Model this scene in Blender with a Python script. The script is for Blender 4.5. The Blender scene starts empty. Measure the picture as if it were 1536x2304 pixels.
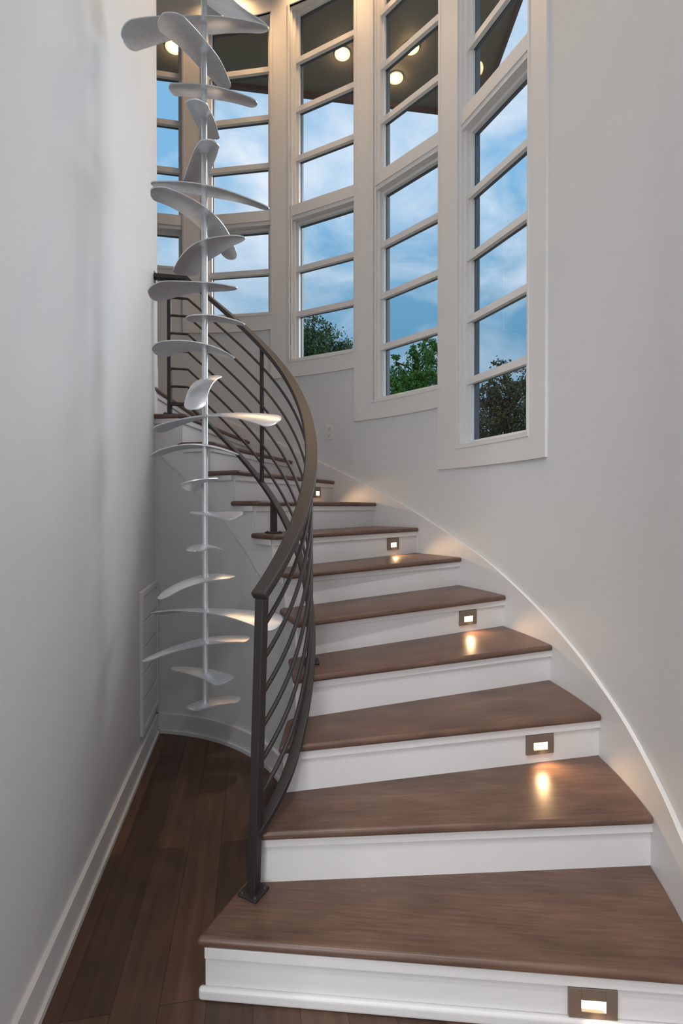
import bpy, bmesh, math, random
from mathutils import Vector, Matrix
import numpy as np

# ------------------------------------------------------------------ basics
S = 0.178                                   # one stair rise in metres; all sizes below are in rises
F, VH, ZC = 1118.63, 1141.82, 7.7908        # focal length (px of a 1536x2304 frame), horizon row, eye height
PITCH = math.atan2(1152 - VH, F)
CX, CY = -6.8952, 11.3612                   # axis of the round stair tower
R_IN, R_OUT = 5.9, 12.909                   # stair well wall, inner face of outer skirt board
R_WALL, R_EXT = 13.0, 13.6
DEG = math.radians
sc = bpy.context.scene
COL = sc.collection
random.seed(7)

def pol(r, a):
    a = DEG(a)
    return (CX + r * math.cos(a), CY + r * math.sin(a))

def pol3(r, a, z):
    x, y = pol(r, a)
    return (x, y, z)

def sight(u, v, Y):
    """the place in the room at depth Y that is seen in direction (u, v)"""
    x = (u - 768) / F
    y = -(v - 1152) / F
    fw = math.cos(PITCH) + y * math.sin(PITCH)
    up = y * math.cos(PITCH) - math.sin(PITCH)
    t = Y / fw
    return (t * x, Y, ZC + t * up)

class MB:
    """collects faces and links them as one mesh object"""
    def __init__(self):
        self.v, self.f, self.uv = [], [], []
    def add(self, pts, faces):
        o = len(self.v)
        self.v += [tuple(p) for p in pts]
        self.f += [tuple(i + o for i in f) for f in faces]
    def quad(self, a, b, c, d):
        self.add([a, b, c, d], [(0, 1, 2, 3)])
    def prism(self, poly, z0, z1):
        n = len(poly)
        z0f = z0 if callable(z0) else (lambda i: z0)
        z1f = z1 if callable(z1) else (lambda i: z1)
        pts = [(p[0], p[1], z0f(i)) for i, p in enumerate(poly)] + [(p[0], p[1], z1f(i)) for i, p in enumerate(poly)]
        self.add(pts, [tuple(reversed(range(n))), tuple(range(n, 2 * n))] +
                 [(i, (i + 1) % n, n + (i + 1) % n, n + i) for i in range(n)])
    def box(self, x0, y0, z0, x1, y1, z1):
        self.prism([(x0, y0), (x1, y0), (x1, y1), (x0, y1)], z0, z1)
    def slab(self, p, q, t, z0, z1, off=0.0):
        """upright slab along p->q, thickness t to the left of the direction, pushed off to the left"""
        d = Vector((q[0] - p[0], q[1] - p[1])).normalized()
        n = Vector((-d.y, d.x))
        P, Q = Vector(p[:2]) + n * off, Vector(q[:2]) + n * off
        self.prism([P, Q, Q + n * t, P + n * t], z0, z1)
    def arc(self, r0, r1, a0, a1, z0, z1, step=1.5):
        """curved block between radii r0<r1, angles a0..a1; z0, z1 numbers or functions of the angle"""
        n = max(1, int(math.ceil(abs(a1 - a0) / step)))
        z0f = z0 if callable(z0) else (lambda a: z0)
        z1f = z1 if callable(z1) else (lambda a: z1)
        pts = []
        for i in range(n + 1):
            a = a0 + (a1 - a0) * i / n
            pts += [pol3(r0, a, z0f(a)), pol3(r1, a, z0f(a)), pol3(r1, a, z1f(a)), pol3(r0, a, z1f(a))]
        fs = []
        for i in range(n):
            b, c = 4 * i, 4 * i + 4
            for k in range(4):
                fs.append((b + k, b + (k + 1) % 4, c + (k + 1) % 4, c + k))
        fs += [(3, 2, 1, 0), (4 * n, 4 * n + 1, 4 * n + 2, 4 * n + 3)]
        self.add(pts, fs)
    def sweep(self, path, section, side=None, closed_ends=True):
        """sweep a section [(across, up)] along path; across is horizontal, up square to both"""
        n, m = len(path), len(section)
        P = [Vector(p) for p in path]
        pts = []
        for i in range(n):
            t = (P[min(i + 1, n - 1)] - P[max(i - 1, 0)]).normalized()
            s = t.cross(Vector((0, 0, 1)))
            if s.length < 1e-5:
                s = Vector(side or (1, 0, 0))
            s.normalize()
            u = s.cross(t).normalized()
            pts += [P[i] + s * a + u * b for a, b in section]
        fs = []
        for i in range(n - 1):
            for k in range(m):
                fs.append((i * m + k, i * m + (k + 1) % m, (i + 1) * m + (k + 1) % m, (i + 1) * m + k))
        fs += [tuple(reversed(range(m))), tuple((n - 1) * m + k for k in range(m))]
        self.add(pts, fs)
    def tube(self, path, r, seg=10):
        self.sweep(path, [(r * math.cos(2 * math.pi * k / seg), r * math.sin(2 * math.pi * k / seg)) for k in range(seg)])
    def disc(self, c, r0, r1, z0, z1, seg=28):
        """ring or disc lying level"""
        pts, fs = [], []
        for k in range(seg):
            a = 2 * math.pi * k / seg
            for r, z in ((r0, z0), (r1, z0), (r1, z1), (r0, z1)):
                pts.append((c[0] + r * math.cos(a), c[1] + r * math.sin(a), z))
        for k in range(seg):
            b, d = 4 * k, 4 * ((k + 1) % seg)
            for j in range(4):
                fs.append((b + j, b + (j + 1) % 4, d + (j + 1) % 4, d + j))
        self.add(pts, fs)
    def dome(self, c, r, h, seg=10, rings=3):
        """low round bolt head"""
        pts, fs = [], []
        for j in range(rings):
            e = math.pi / 2 * j / rings
            for k in range(seg):
                a = 2 * math.pi * k / seg
                pts.append((c[0] + r * math.cos(e) * math.cos(a), c[1] + r * math.cos(e) * math.sin(a), c[2] + h * math.sin(e)))
        pts.append((c[0], c[1], c[2] + h))
        for j in range(rings - 1):
            for k in range(seg):
                fs.append((j * seg + k, j * seg + (k + 1) % seg, (j + 1) * seg + (k + 1) % seg, (j + 1) * seg + k))
        for k in range(seg):
            fs.append(((rings - 1) * seg + k, (rings - 1) * seg + (k + 1) % seg, rings * seg))
        fs.append(tuple(reversed(range(seg))))
        self.add(pts, fs)
    def build(self, name, mat, parent=None, smooth=False, bevel=0, segs=2, grain=None, origin=None, normals=True):
        me = bpy.data.meshes.new(name)
        V = [Vector(p) * S for p in self.v]
        o0 = Vector(origin) * S if origin else Vector((0, 0, 0))
        if parent is not None and origin is None:
            o0 = Vector(parent.location) if parent.parent is None else Vector(parent.location) + Vector(parent.parent.location)
        me.from_pydata([p - o0 for p in V], [], self.f)
        if normals:
            bm = bmesh.new(); bm.from_mesh(me)
            bmesh.ops.recalc_face_normals(bm, faces=bm.faces)
            bm.to_mesh(me); bm.free()
        if grain is not None:                     # grain direction (radians), running offset
            uv = me.uv_layers.new(name='grain')
            ca, sa = math.cos(grain[0]), math.sin(grain[0])
            for lp in me.loops:
                p = me.vertices[lp.vertex_index].co + o0
                uv.data[lp.index].uv = (p.x * ca + p.y * sa + grain[1], -p.x * sa + p.y * ca + p.z + grain[1] * 0.37)
        me.materials.append(mat)
        if smooth:
            for p in me.polygons:
                p.use_smooth = True
            if not bevel: me.set_sharp_from_angle(angle=DEG(42))
        o = bpy.data.objects.new(name, me)
        COL.objects.link(o)
        if parent is None:
            o.location = o0
        else:
            o.parent = parent
        if bevel:
            b = o.modifiers.new('bevel', 'BEVEL')
            b.width = bevel * S; b.segments = segs; b.limit_method = 'ANGLE'; b.angle_limit = DEG(35)
            b.harden_normals = smooth
        return o

def tag(o, label=None, cat=None, group=None, kind=None):
    if label: o['label'] = label
    if cat: o['category'] = cat
    if group: o['group'] = group
    if kind: o['kind'] = kind
    return o

def empty(name, loc, label=None, cat=None, group=None, kind=None):
    o = bpy.data.objects.new(name, None)
    COL.objects.link(o)
    o.location = Vector(loc) * S
    o.empty_display_size = 0.05
    return tag(o, label, cat, group, kind)

# ------------------------------------------------------------------ materials
def lin(r, g, b):
    f = lambda c: (c / 255 / 12.92) if c / 255 <= 0.04045 else ((c / 255 + 0.055) / 1.055) ** 2.4
    return (f(r), f(g), f(b), 1)

def new_mat(name):
    m = bpy.data.materials.new(name); m.use_nodes = True
    nt = m.node_tree
    return m, nt, nt.nodes['Principled BSDF']

def N(nt, typ, **kw):
    n = nt.nodes.new(typ)
    for k, v in kw.items():
        setattr(n, k, v)
    return n

def paint(name, col, rough=0.6, bump=0.0, scale=220, mottled=0.03):
    m, nt, b = new_mat(name)
    tc = N(nt, 'ShaderNodeTexCoord')
    no = N(nt, 'ShaderNodeTexNoise'); no.inputs['Scale'].default_value = 3.0; no.inputs['Detail'].default_value = 3
    nt.links.new(tc.outputs['Object'], no.inputs['Vector'])
    mx = N(nt, 'ShaderNodeMix', data_type='RGBA')
    mx.inputs[6].default_value = tuple(c * (1 - mottled) for c in col[:3]) + (1,)
    mx.inputs[7].default_value = tuple(min(1, c * (1 + mottled)) for c in col[:3]) + (1,)
    nt.links.new(no.outputs['Fac'], mx.inputs[0])
    nt.links.new(mx.outputs[2], b.inputs['Base Color'])
    b.inputs['Roughness'].default_value = rough
    if bump:
        n2 = N(nt, 'ShaderNodeTexNoise'); n2.inputs['Scale'].default_value = scale; n2.inputs['Detail'].default_value = 2
        nt.links.new(tc.outputs['Object'], n2.inputs['Vector'])
        bp = N(nt, 'ShaderNodeBump'); bp.inputs['Strength'].default_value = bump; bp.inputs['Distance'].default_value = 0.002
        nt.links.new(n2.outputs['Fac'], bp.inputs['Height'])
        nt.links.new(bp.outputs['Normal'], b.inputs['Normal'])
    return m

def wood(name, dark, mid, light, rough=0.33):
    m, nt, b = new_mat(name)
    uv = N(nt, 'ShaderNodeUVMap', uv_map='grain')
    mp = N(nt, 'ShaderNodeMapping'); mp.inputs['Scale'].default_value = (3.2, 62, 1)
    nt.links.new(uv.outputs['UV'], mp.inputs['Vector'])
    n1 = N(nt, 'ShaderNodeTexNoise'); n1.inputs['Scale'].default_value = 1.6; n1.inputs['Detail'].default_value = 7
    n1.inputs['Roughness'].default_value = 0.62; n1.inputs['Distortion'].default_value = 0.5
    nt.links.new(mp.outputs['Vector'], n1.inputs['Vector'])
    mp2 = N(nt, 'ShaderNodeMapping'); mp2.inputs['Scale'].default_value = (2.0, 5, 1)
    nt.links.new(uv.outputs['UV'], mp2.inputs['Vector'])
    n2 = N(nt, 'ShaderNodeTexNoise'); n2.inputs['Scale'].default_value = 2.0; n2.inputs['Detail'].default_value = 3
    nt.links.new(mp2.outputs['Vector'], n2.inputs['Vector'])
    add = N(nt, 'ShaderNodeMath', operation='ADD')
    nt.links.new(n1.outputs['Fac'], add.inputs[0]); nt.links.new(n2.outputs['Fac'], add.inputs[1])
    half = N(nt, 'ShaderNodeMath', operation='MULTIPLY'); half.inputs[1].default_value = 0.5
    nt.links.new(add.outputs[0], half.inputs[0])
    cr = N(nt, 'ShaderNodeValToRGB')
    cr.color_ramp.elements[0].position = 0.32; cr.color_ramp.elements[0].color = dark
    cr.color_ramp.elements[1].position = 0.70; cr.color_ramp.elements[1].color = light
    e = cr.color_ramp.elements.new(0.5); e.color = mid
    nt.links.new(half.outputs[0], cr.inputs['Fac'])
    nt.links.new(cr.outputs['Color'], b.inputs['Base Color'])
    rr = N(nt, 'ShaderNodeMapRange'); rr.inputs['To Min'].default_value = rough - 0.05; rr.inputs['To Max'].default_value = rough + 0.12
    nt.links.new(n1.outputs['Fac'], rr.inputs['Value']); nt.links.new(rr.outputs['Result'], b.inputs['Roughness'])
    bp = N(nt, 'ShaderNodeBump'); bp.inputs['Strength'].default_value = 0.06; bp.inputs['Distance'].default_value = 0.002
    nt.links.new(n1.outputs['Fac'], bp.inputs['Height']); nt.links.new(bp.outputs['Normal'], b.inputs['Normal'])
    return m

def plank_floor(name):
    m, nt, b = new_mat(name)
    tc = N(nt, 'ShaderNodeTexCoord')
    mp = N(nt, 'ShaderNodeMapping'); mp.inputs['Rotation'].default_value = (0, 0, DEG(79.8))
    nt.links.new(tc.outputs['Object'], mp.inputs['Vector'])
    br = N(nt, 'ShaderNodeTexBrick')
    br.offset = 0.37; br.offset_frequency = 2
    br.inputs['Scale'].default_value = 1.0
    br.inputs['Brick Width'].default_value = 1.05; br.inputs['Row Height'].default_value = 0.128
    br.inputs['Mortar Size'].default_value = 0.0011; br.inputs['Mortar Smooth'].default_value = 0.2; br.inputs['Bias'].default_value = 0
    br.inputs['Color1'].default_value = (0, 0, 0, 1); br.inputs['Color2'].default_value = (1, 1, 1, 1); br.inputs['Mortar'].default_value = (0.5, 0.5, 0.5, 1)
    nt.links.new(mp.outputs['Vector'], br.inputs['Vector'])
    mp2 = N(nt, 'ShaderNodeMapping'); mp2.inputs['Scale'].default_value = (2.0, 22, 1)
    nt.links.new(mp.outputs['Vector'], mp2.inputs['Vector'])
    n1 = N(nt, 'ShaderNodeTexNoise'); n1.inputs['Scale'].default_value = 1.5; n1.inputs['Detail'].default_value = 6
    nt.links.new(mp2.outputs['Vector'], n1.inputs['Vector'])
    cr = N(nt, 'ShaderNodeValToRGB')
    cr.color_ramp.elements[0].position = 0.3; cr.color_ramp.elements[0].color = lin(72, 52, 42)
    cr.color_ramp.elements[1].position = 0.72; cr.color_ramp.elements[1].color = lin(96, 72, 59)
    nt.links.new(n1.outputs['Fac'], cr.inputs['Fac'])
    tone = N(nt, 'ShaderNodeMix', data_type='RGBA')
    tone.inputs[6].default_value = (0.62, 0.58, 0.56, 1); tone.inputs[7].default_value = (1.2, 1.12, 1.0, 1)
    sp = N(nt, 'ShaderNodeSeparateColor'); nt.links.new(br.outputs['Color'], sp.inputs[0]); nt.links.new(sp.outputs[0], tone.inputs[0])
    mul = N(nt, 'ShaderNodeMix', data_type='RGBA', blend_type='MULTIPLY'); mul.inputs[0].default_value = 1
    nt.links.new(cr.outputs['Color'], mul.inputs[6]); nt.links.new(tone.outputs[2], mul.inputs[7])
    seam = N(nt, 'ShaderNodeMix', data_type='RGBA'); seam.inputs[7].default_value = lin(40, 28, 22)
    nt.links.new(br.outputs['Fac'], seam.inputs[0]); nt.links.new(mul.outputs[2], seam.inputs[6])
    nt.links.new(seam.outputs[2], b.inputs['Base Color'])
    b.inputs['Roughness'].default_value = 0.42
    bp = N(nt, 'ShaderNodeBump'); bp.invert = True; bp.inputs['Strength'].default_value = 0.25; bp.inputs['Distance'].default_value = 0.002
    nt.links.new(br.outputs['Fac'], bp.inputs['Height']); nt.links.new(bp.outputs['Normal'], b.inputs['Normal'])
    return m

def metal(name, col, metallic, rough, brushed=0.0):
    m, nt, b = new_mat(name)
    tc = N(nt, 'ShaderNodeTexCoord')
    mp = N(nt, 'ShaderNodeMapping'); mp.inputs['Scale'].default_value = (14, 60, 240) if brushed else (9, 9, 9)
    nt.links.new(tc.outputs['Object'], mp.inputs['Vector'])
    n = N(nt, 'ShaderNodeTexNoise'); n.inputs['Scale'].default_value = 1.0; n.inputs['Detail'].default_value = 3
    nt.links.new(mp.outputs['Vector'], n.inputs['Vector'])
    mx = N(nt, 'ShaderNodeMix', data_type='RGBA')
    mx.inputs[6].default_value = tuple(c * 0.82 for c in col[:3]) + (1,); mx.inputs[7].default_value = tuple(min(1, c * 1.15) for c in col[:3]) + (1,)
    nt.links.new(n.outputs['Fac'], mx.inputs[0]); nt.links.new(mx.outputs[2], b.inputs['Base Color'])
    b.inputs['Metallic'].default_value = metallic
    rr = N(nt, 'ShaderNodeMapRange'); rr.inputs['To Min'].default_value = rough - 0.07; rr.inputs['To Max'].default_value = rough + 0.07
    nt.links.new(n.outputs['Fac'], rr.inputs['Value']); nt.links.new(rr.outputs['Result'], b.inputs['Roughness'])
    return m

def glow(name, col, strength):
    m, nt, b = new_mat(name)
    b.inputs['Base Color'].default_value = (0.8, 0.75, 0.7, 1)
    b.inputs['Emission Color'].default_value = col
    b.inputs['Emission Strength'].default_value = strength
    return m

def glass(name):
    m = bpy.data.materials.new(name); m.use_nodes = True
    nt = m.node_tree; nt.nodes.clear()
    out = N(nt, 'ShaderNodeOutputMaterial')
    tr = N(nt, 'ShaderNodeBsdfTransparent'); tr.inputs['Color'].default_value = (0.97, 0.985, 0.99, 1)
    gl = N(nt, 'ShaderNodeBsdfGlossy'); gl.inputs['Roughness'].default_value = 0.02
    lw = N(nt, 'ShaderNodeLayerWeight'); lw.inputs['Blend'].default_value = 0.5
    pw = N(nt, 'ShaderNodeMath', operation='POWER'); pw.inputs[1].default_value = 5.0
    fr = N(nt, 'ShaderNodeMath', operation='MULTIPLY_ADD'); fr.inputs[1].default_value = 0.5; fr.inputs[2].default_value = 0.025
    nt.links.new(lw.outputs['Facing'], pw.inputs[0]); nt.links.new(pw.outputs[0], fr.inputs[0])
    mx = N(nt, 'ShaderNodeMixShader')
    nt.links.new(fr.outputs[0], mx.inputs['Fac']); nt.links.new(tr.outputs['BSDF'], mx.inputs[1]); nt.links.new(gl.outputs['BSDF'], mx.inputs[2])
    nt.links.new(mx.outputs['Shader'], out.inputs['Surface'])
    return m

def leafmat(name, a, c):
    m, nt, b = new_mat(name)
    tc = N(nt, 'ShaderNodeTexCoord')
    n = N(nt, 'ShaderNodeTexNoise'); n.inputs['Scale'].default_value = 5.0; n.inputs['Detail'].default_value = 4
    nt.links.new(tc.outputs['Object'], n.inputs['Vector'])
    cr = N(nt, 'ShaderNodeValToRGB')
    cr.color_ramp.elements[0].position = 0.35; cr.color_ramp.elements[0].color = a
    cr.color_ramp.elements[1].position = 0.65; cr.color_ramp.elements[1].color = c
    nt.links.new(n.outputs['Fac'], cr.inputs['Fac']); nt.links.new(cr.outputs['Color'], b.inputs['Base Color'])
    b.inputs['Roughness'].default_value = 0.6
    return m

M_WALL = paint('wall_paint', lin(206, 207, 208), 0.65, 0.25)
M_TRIM = paint('trim_paint', lin(213, 211, 210), 0.42, mottled=0.012)
M_CEIL = paint('ceiling_paint', lin(225, 222, 216), 0.7)
M_TREAD = wood('stained_maple', lin(74, 54, 45), lin(98, 74, 62), lin(120, 93, 79))
M_FLOOR = plank_floor('dark_plank_floor')
M_IRON = metal('bronze_iron', lin(58, 54, 52), 0.4, 0.5)
M_ALU = metal('brushed_aluminium', lin(214, 216, 220), 0.75, 0.36, 1.0)
M_PLATE = metal('bronze_faceplate', lin(126, 114, 102), 0.35, 0.45)
M_GLASS = glass('window_glass')
M_GLOW = glow('step_lamp_glow', (1.0, 0.78, 0.5, 1), 5.0)
M_CAN = glow('can_lamp_glow', (1.0, 0.72, 0.38, 1), 9.0)
M_SOFFIT = paint('soffit_board', lin(118, 112, 104), 0.7)
M_CLAD = paint('dark_cladding', lin(74, 80, 88), 0.5)
M_FASCIA = paint('fascia_board', lin(92, 74, 76), 0.6)
M_STUCCO = paint('outside_wall', lin(150, 140, 128), 0.8)
M_DARK = paint('dark_slot', lin(60, 58, 55), 0.6)
M_GROUND = leafmat('lawn', lin(84, 84, 66), lin(118, 112, 92))
M_BARK = paint('bark', lin(78, 62, 48), 0.9, mottled=0.2)
M_LEAF1 = leafmat('oak_leaves', lin(40, 62, 26), lin(84, 116, 54))
M_LEAF2 = leafmat('poplar_leaves', lin(44, 92, 26), lin(104, 160, 60))
M_LEAF3 = leafmat('dusty_leaves', lin(54, 58, 34), lin(104, 104, 66))

# ------------------------------------------------------------------ stair layout
A0, DA, A1 = -29.0524, 9.81467, -18.6591
nose_out = lambda k: A0 + DA * k            # where a nosing meets the outer skirt
rise_out = lambda k: A1 + DA * (k - 1)      # where a riser meets the outer skirt
RISE_IN = {1: -36.6, 2: -24.2, 3: -12.9, 4: -1.2, 5: 11.6, 6: 24.3, 7: 33.6, 8: 44.0, 9: 54.3, 10: 64.9, 11: 75.9, 12: 86.8, 13: 97.5}
NOSE_IN = {1: -38.0, 2: -26.4, 3: -14.8, 4: -3.6, 5: 7.0, 6: 20.5, 7: 31.6, 8: 42.2, 9: 52.8, 10: 63.6, 11: 74.6, 12: 85.3}
TT = 0.16                                   # tread thickness
NSTEP = 12

stair = empty('staircase', (CX, CY, 0), 'curved staircase with dark stained wooden treads and white painted risers', 'staircase')
for k in range(1, NSTEP + 1):
    end_out = rise_out(k + 1) + 1.3 if k < NSTEP else 128
    tip = RISE_IN[k + 1] + (-0.6) if k < NSTEP else 128
    ai, ao = NOSE_IN[k], nose_out(k)
    poly = [pol(5.83, ai)]
    n = 1
    poly.append(pol(R_OUT + 0.02, ao))
    m = 6 if k < NSTEP else 26
    for i in range(1, m + 1):
        poly.append(pol(R_OUT + 0.02, ao + (end_out - ao) * i / m))
    if k < NSTEP:
        rb = RISE_IN[k + 1] + 2.6
        poly.append(pol(5.95, rb))
        poly.append(pol(5.66, tip))
    else:
        for i in range(0, 14):
            poly.append(pol(5.75, 128 + (ai + 4 - 128) * i / 13))
    mb = MB(); mb.prism(poly, k - TT, k)
    p0, p1 = Vector(pol(5.83, ai)), Vector(pol(R_OUT, ao))
    g = math.atan2(p1.y - p0.y, p1.x - p0.x)
    mb.build('tread', M_TREAD, stair, smooth=True, bevel=0.07, segs=5, grain=(g, k * 3.71))
    # riser
    q0, q1 = pol(R_IN, RISE_IN[k]), pol(R_OUT + 0.02, rise_out(k))
    mb = MB(); mb.slab(q0, q1, 0.1, k - 1 if k == 1 else k - 1.0, k - TT)
    mb.build('riser', M_TRIM, stair)
    # moulding under the nosing: along the riser and round the inner end
    mb = MB(); mb.slab(q0, q1, 0.06, k - TT - 0.17, k - TT, off=-0.06)
    if k < NSTEP:
        a_s = RISE_IN[k] + 0.7
        mb.slab(pol(5.84, RISE_IN[k + 1] - 1.0), pol(5.84, a_s), 0.055, k - TT - 0.17, k - TT, off=-0.055)
    mb.build('tread_moulding', M_TRIM, stair, bevel=0.006)
# rounded shoe along the foot of the first riser
q0, q1 = pol(R_IN - 0.1, RISE_IN[1] - 0.3), pol(R_OUT, rise_out(1))
mb = MB(); mb.slab(q0, q1, 0.11, 0, 0.2, off=-0.11)
mb.build('base_shoe', M_TRIM, stair, bevel=0.06, segs=4)

# stringer board: stepped on top, straight slope underneath
diag = lambda a: 5.64 + 0.0917 * (a - 40.7)
mb = MB()
for k in range(1, NSTEP):
    a_s, a_e = RISE_IN[k] + 0.3, RISE_IN[k + 1] + 0.3
    mb.arc(5.855, R_IN + 0.01, a_s, a_e, lambda a: max(0.0, diag(a)), k - TT, step=2)
mb.arc(5.855, R_IN + 0.04, RISE_IN[12], 128, diag, 12 - TT, step=2)
mb.build('stringer_board', M_TRIM, stair)

# ------------------------------------------------------------------ stair railing
HR = [(-27.7, 6.33), (-23.6, 6.70), (-20.5, 6.94), (-15.8, 7.33), (-12.6, 7.62), (-9.4, 7.92), (-5, 8.35), (-1, 8.72), (3, 9.06),
      (10.3, 9.72), (13.5, 10.03), (18, 10.50), (22.6, 10.95), (28.8, 11.53), (34.4, 12.03), (39.5, 12.48), (44, 12.88), (51.3, 13.52),
      (54.7, 13.86), (60.4, 14.40), (64.9, 14.82), (69.2, 15.22), (75.5, 15.78)]
_ha = np.array([a for a, _ in HR]); _hz = np.array([z for _, z in HR])
_co = np.polyfit(_ha, _hz, 5)
hr = lambda a: float(np.polyval(_co, min(a, 75.5)))
R_RAIL = 6.195
rail = empty('stair_railing', (-1.55, 8.71, 1.0), 'dark bronze metal stair railing with curved flat handrail and thin round rods', 'railing')
A_S, A_E = -27.75, 75.5
# the level run from the bend back to the wall end
bend = Vector(pol3(R_RAIL, A_E, 0))
wall_end = Vector((-6.42, 17.15, 0))
T_POST = 0.555
def rail_path(dz, a_start=A_S, n=70, far=1.0):
    P = []
    for i in range(n + 1):
        a = a_start + (A_E - a_start) * i / n
        # the lower rods draw in towards the leaning newel post
        e = max(0.0, min(1.0, (-15 - a) / 11.5)); e = e * e
        P.append(Vector(pol3(R_RAIL - 0.045 * e * max(0.0, -dz), a, hr(a) + dz)))
    if far:
        z = hr(A_E) + dz
        for t in (0.12, 0.3, far):
            q = bend.lerp(wall_end, t); P.append(Vector((q.x, q.y, z)))
    return P
hw, ht = 0.148, 0.15
mb = MB(); mb.sweep(rail_path(-ht / 2), [(-hw, -ht / 2), (hw, -ht / 2), (hw, ht / 2), (-hw, ht / 2)])
handrail = mb.build('handrail', M_IRON, rail, bevel=0.03, segs=2)
for j in range(6):
    mb = MB(); mb.tube(rail_path(-0.75 - 0.612 * j, -26.6, far=T_POST), 0.042)
    mb.build('rod', M_IRON, rail, smooth=True)
mb = MB(); mb.sweep(rail_path(-0.75 - 0.612 * 6, -26.4, far=T_POST), [(-0.1, -0.05), (0.1, -0.05), (0.1, 0.05), (-0.1, 0.05)])
mb.build('bottom_rail', M_IRON, rail, bevel=0.01)
def post(name, base, top, side, ang):
    c, s_ = math.cos(DEG(ang)) * side / 2, math.sin(DEG(ang)) * side / 2
    cor = [(c - s_, s_ + c), (-c - s_, -s_ + c), (-c + s_, -s_ - c), (c + s_, s_ - c)]
    m = MB()
    m.add([(base[0] + x, base[1] + y, base[2]) for x, y in cor] + [(top[0] + x, top[1] + y, top[2]) for x, y in cor],
          [(3, 2, 1, 0), (4, 5, 6, 7)] + [(i, (i + 1) % 4, 4 + (i + 1) % 4, 4 + i) for i in range(4)])
    return m.build(name, M_IRON, rail, bevel=0.015)
def foot(c, ang, w=0.2):
    m = MB()
    ca, sa = math.cos(DEG(ang)), math.sin(DEG(ang))
    rot = lambda x, y: (c[0] + x * ca - y * sa, c[1] + x * sa + y * ca)
    m.prism([rot(-w, -w), rot(w, -w), rot(w, w), rot(-w, w)], c[2], c[2] + 0.045)
    pl = m.build('base_plate', M_IRON, rail, bevel=0.012)
    for sx in (-1, 1):
        for sy in (-1, 1):
            b = MB(); x, y = rot(sx * w * 0.68, sy * w * 0.68)
            b.dome((x, y, c[2] + 0.045), 0.04, 0.03)
            bo = b.build('bolt', M_IRON, None, smooth=True)
            bo.parent = pl
            bo.location = (0, 0, 0)
            for vv in bo.data.vertices: vv.co -= rail.location
nb = (-1.55, 8.71)
tp = Vector(pol3(R_RAIL - 0.03, -26.5, hr(-26.5) - ht))
post('newel_post', (nb[0], nb[1], 1.0), tp, 0.175, -27)
foot((nb[0], nb[1], 1.0), -27)
for a, zt in ((7.0, 4), (39.0, 7)):
    p = pol(R_RAIL, a)
    post('stub_post', (p[0], p[1], zt), (p[0], p[1], hr(a) - 4.42 - 0.03), 0.165, a)
    foot((p[0], p[1], zt), a)
p = pol(R_RAIL, 45.0); post('baluster', (p[0], p[1], hr(45) - 4.44), (p[0], p[1], hr(45) - ht * 0.9), 0.105, 45)
pp = bend.lerp(wall_end, T_POST); post('end_post', (pp.x, pp.y, 11.0), (pp.x, pp.y, hr(A_E) - ht), 0.13, 78)
foot((pp.x, pp.y, 11.0), 78, 0.16)
# end bracket at the wall
mb = MB(); mb.box(-6.55, 17.05, hr(A_E) - 0.3, -6.40, 17.25, hr(A_E) + 0.1)
mb.build('wall_bracket', M_IRON, rail, bevel=0.02)

# ------------------------------------------------------------------ sculpture
PX, PY, _ = sight(461.5, 1142, 12.0)
scul = empty('hanging_sculpture', (PX, PY, 2.95), 'tall hanging sculpture of curved silver metal blades threaded on one slim rod', 'sculpture')
CEIL_Z = 33.6
mb = MB(); mb.tube([(PX, PY, 2.97), (PX, PY, 10), (PX, PY, 20), (PX, PY, CEIL_Z)], 0.07, 16)
mb.build('rod', M_ALU, scul, smooth=True)
mb = MB(); mb.disc((PX, PY), 0.0, 0.4, CEIL_Z - 0.12, CEIL_Z)
mb.build('ceiling_canopy', M_ALU, scul, bevel=0.03)
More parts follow.
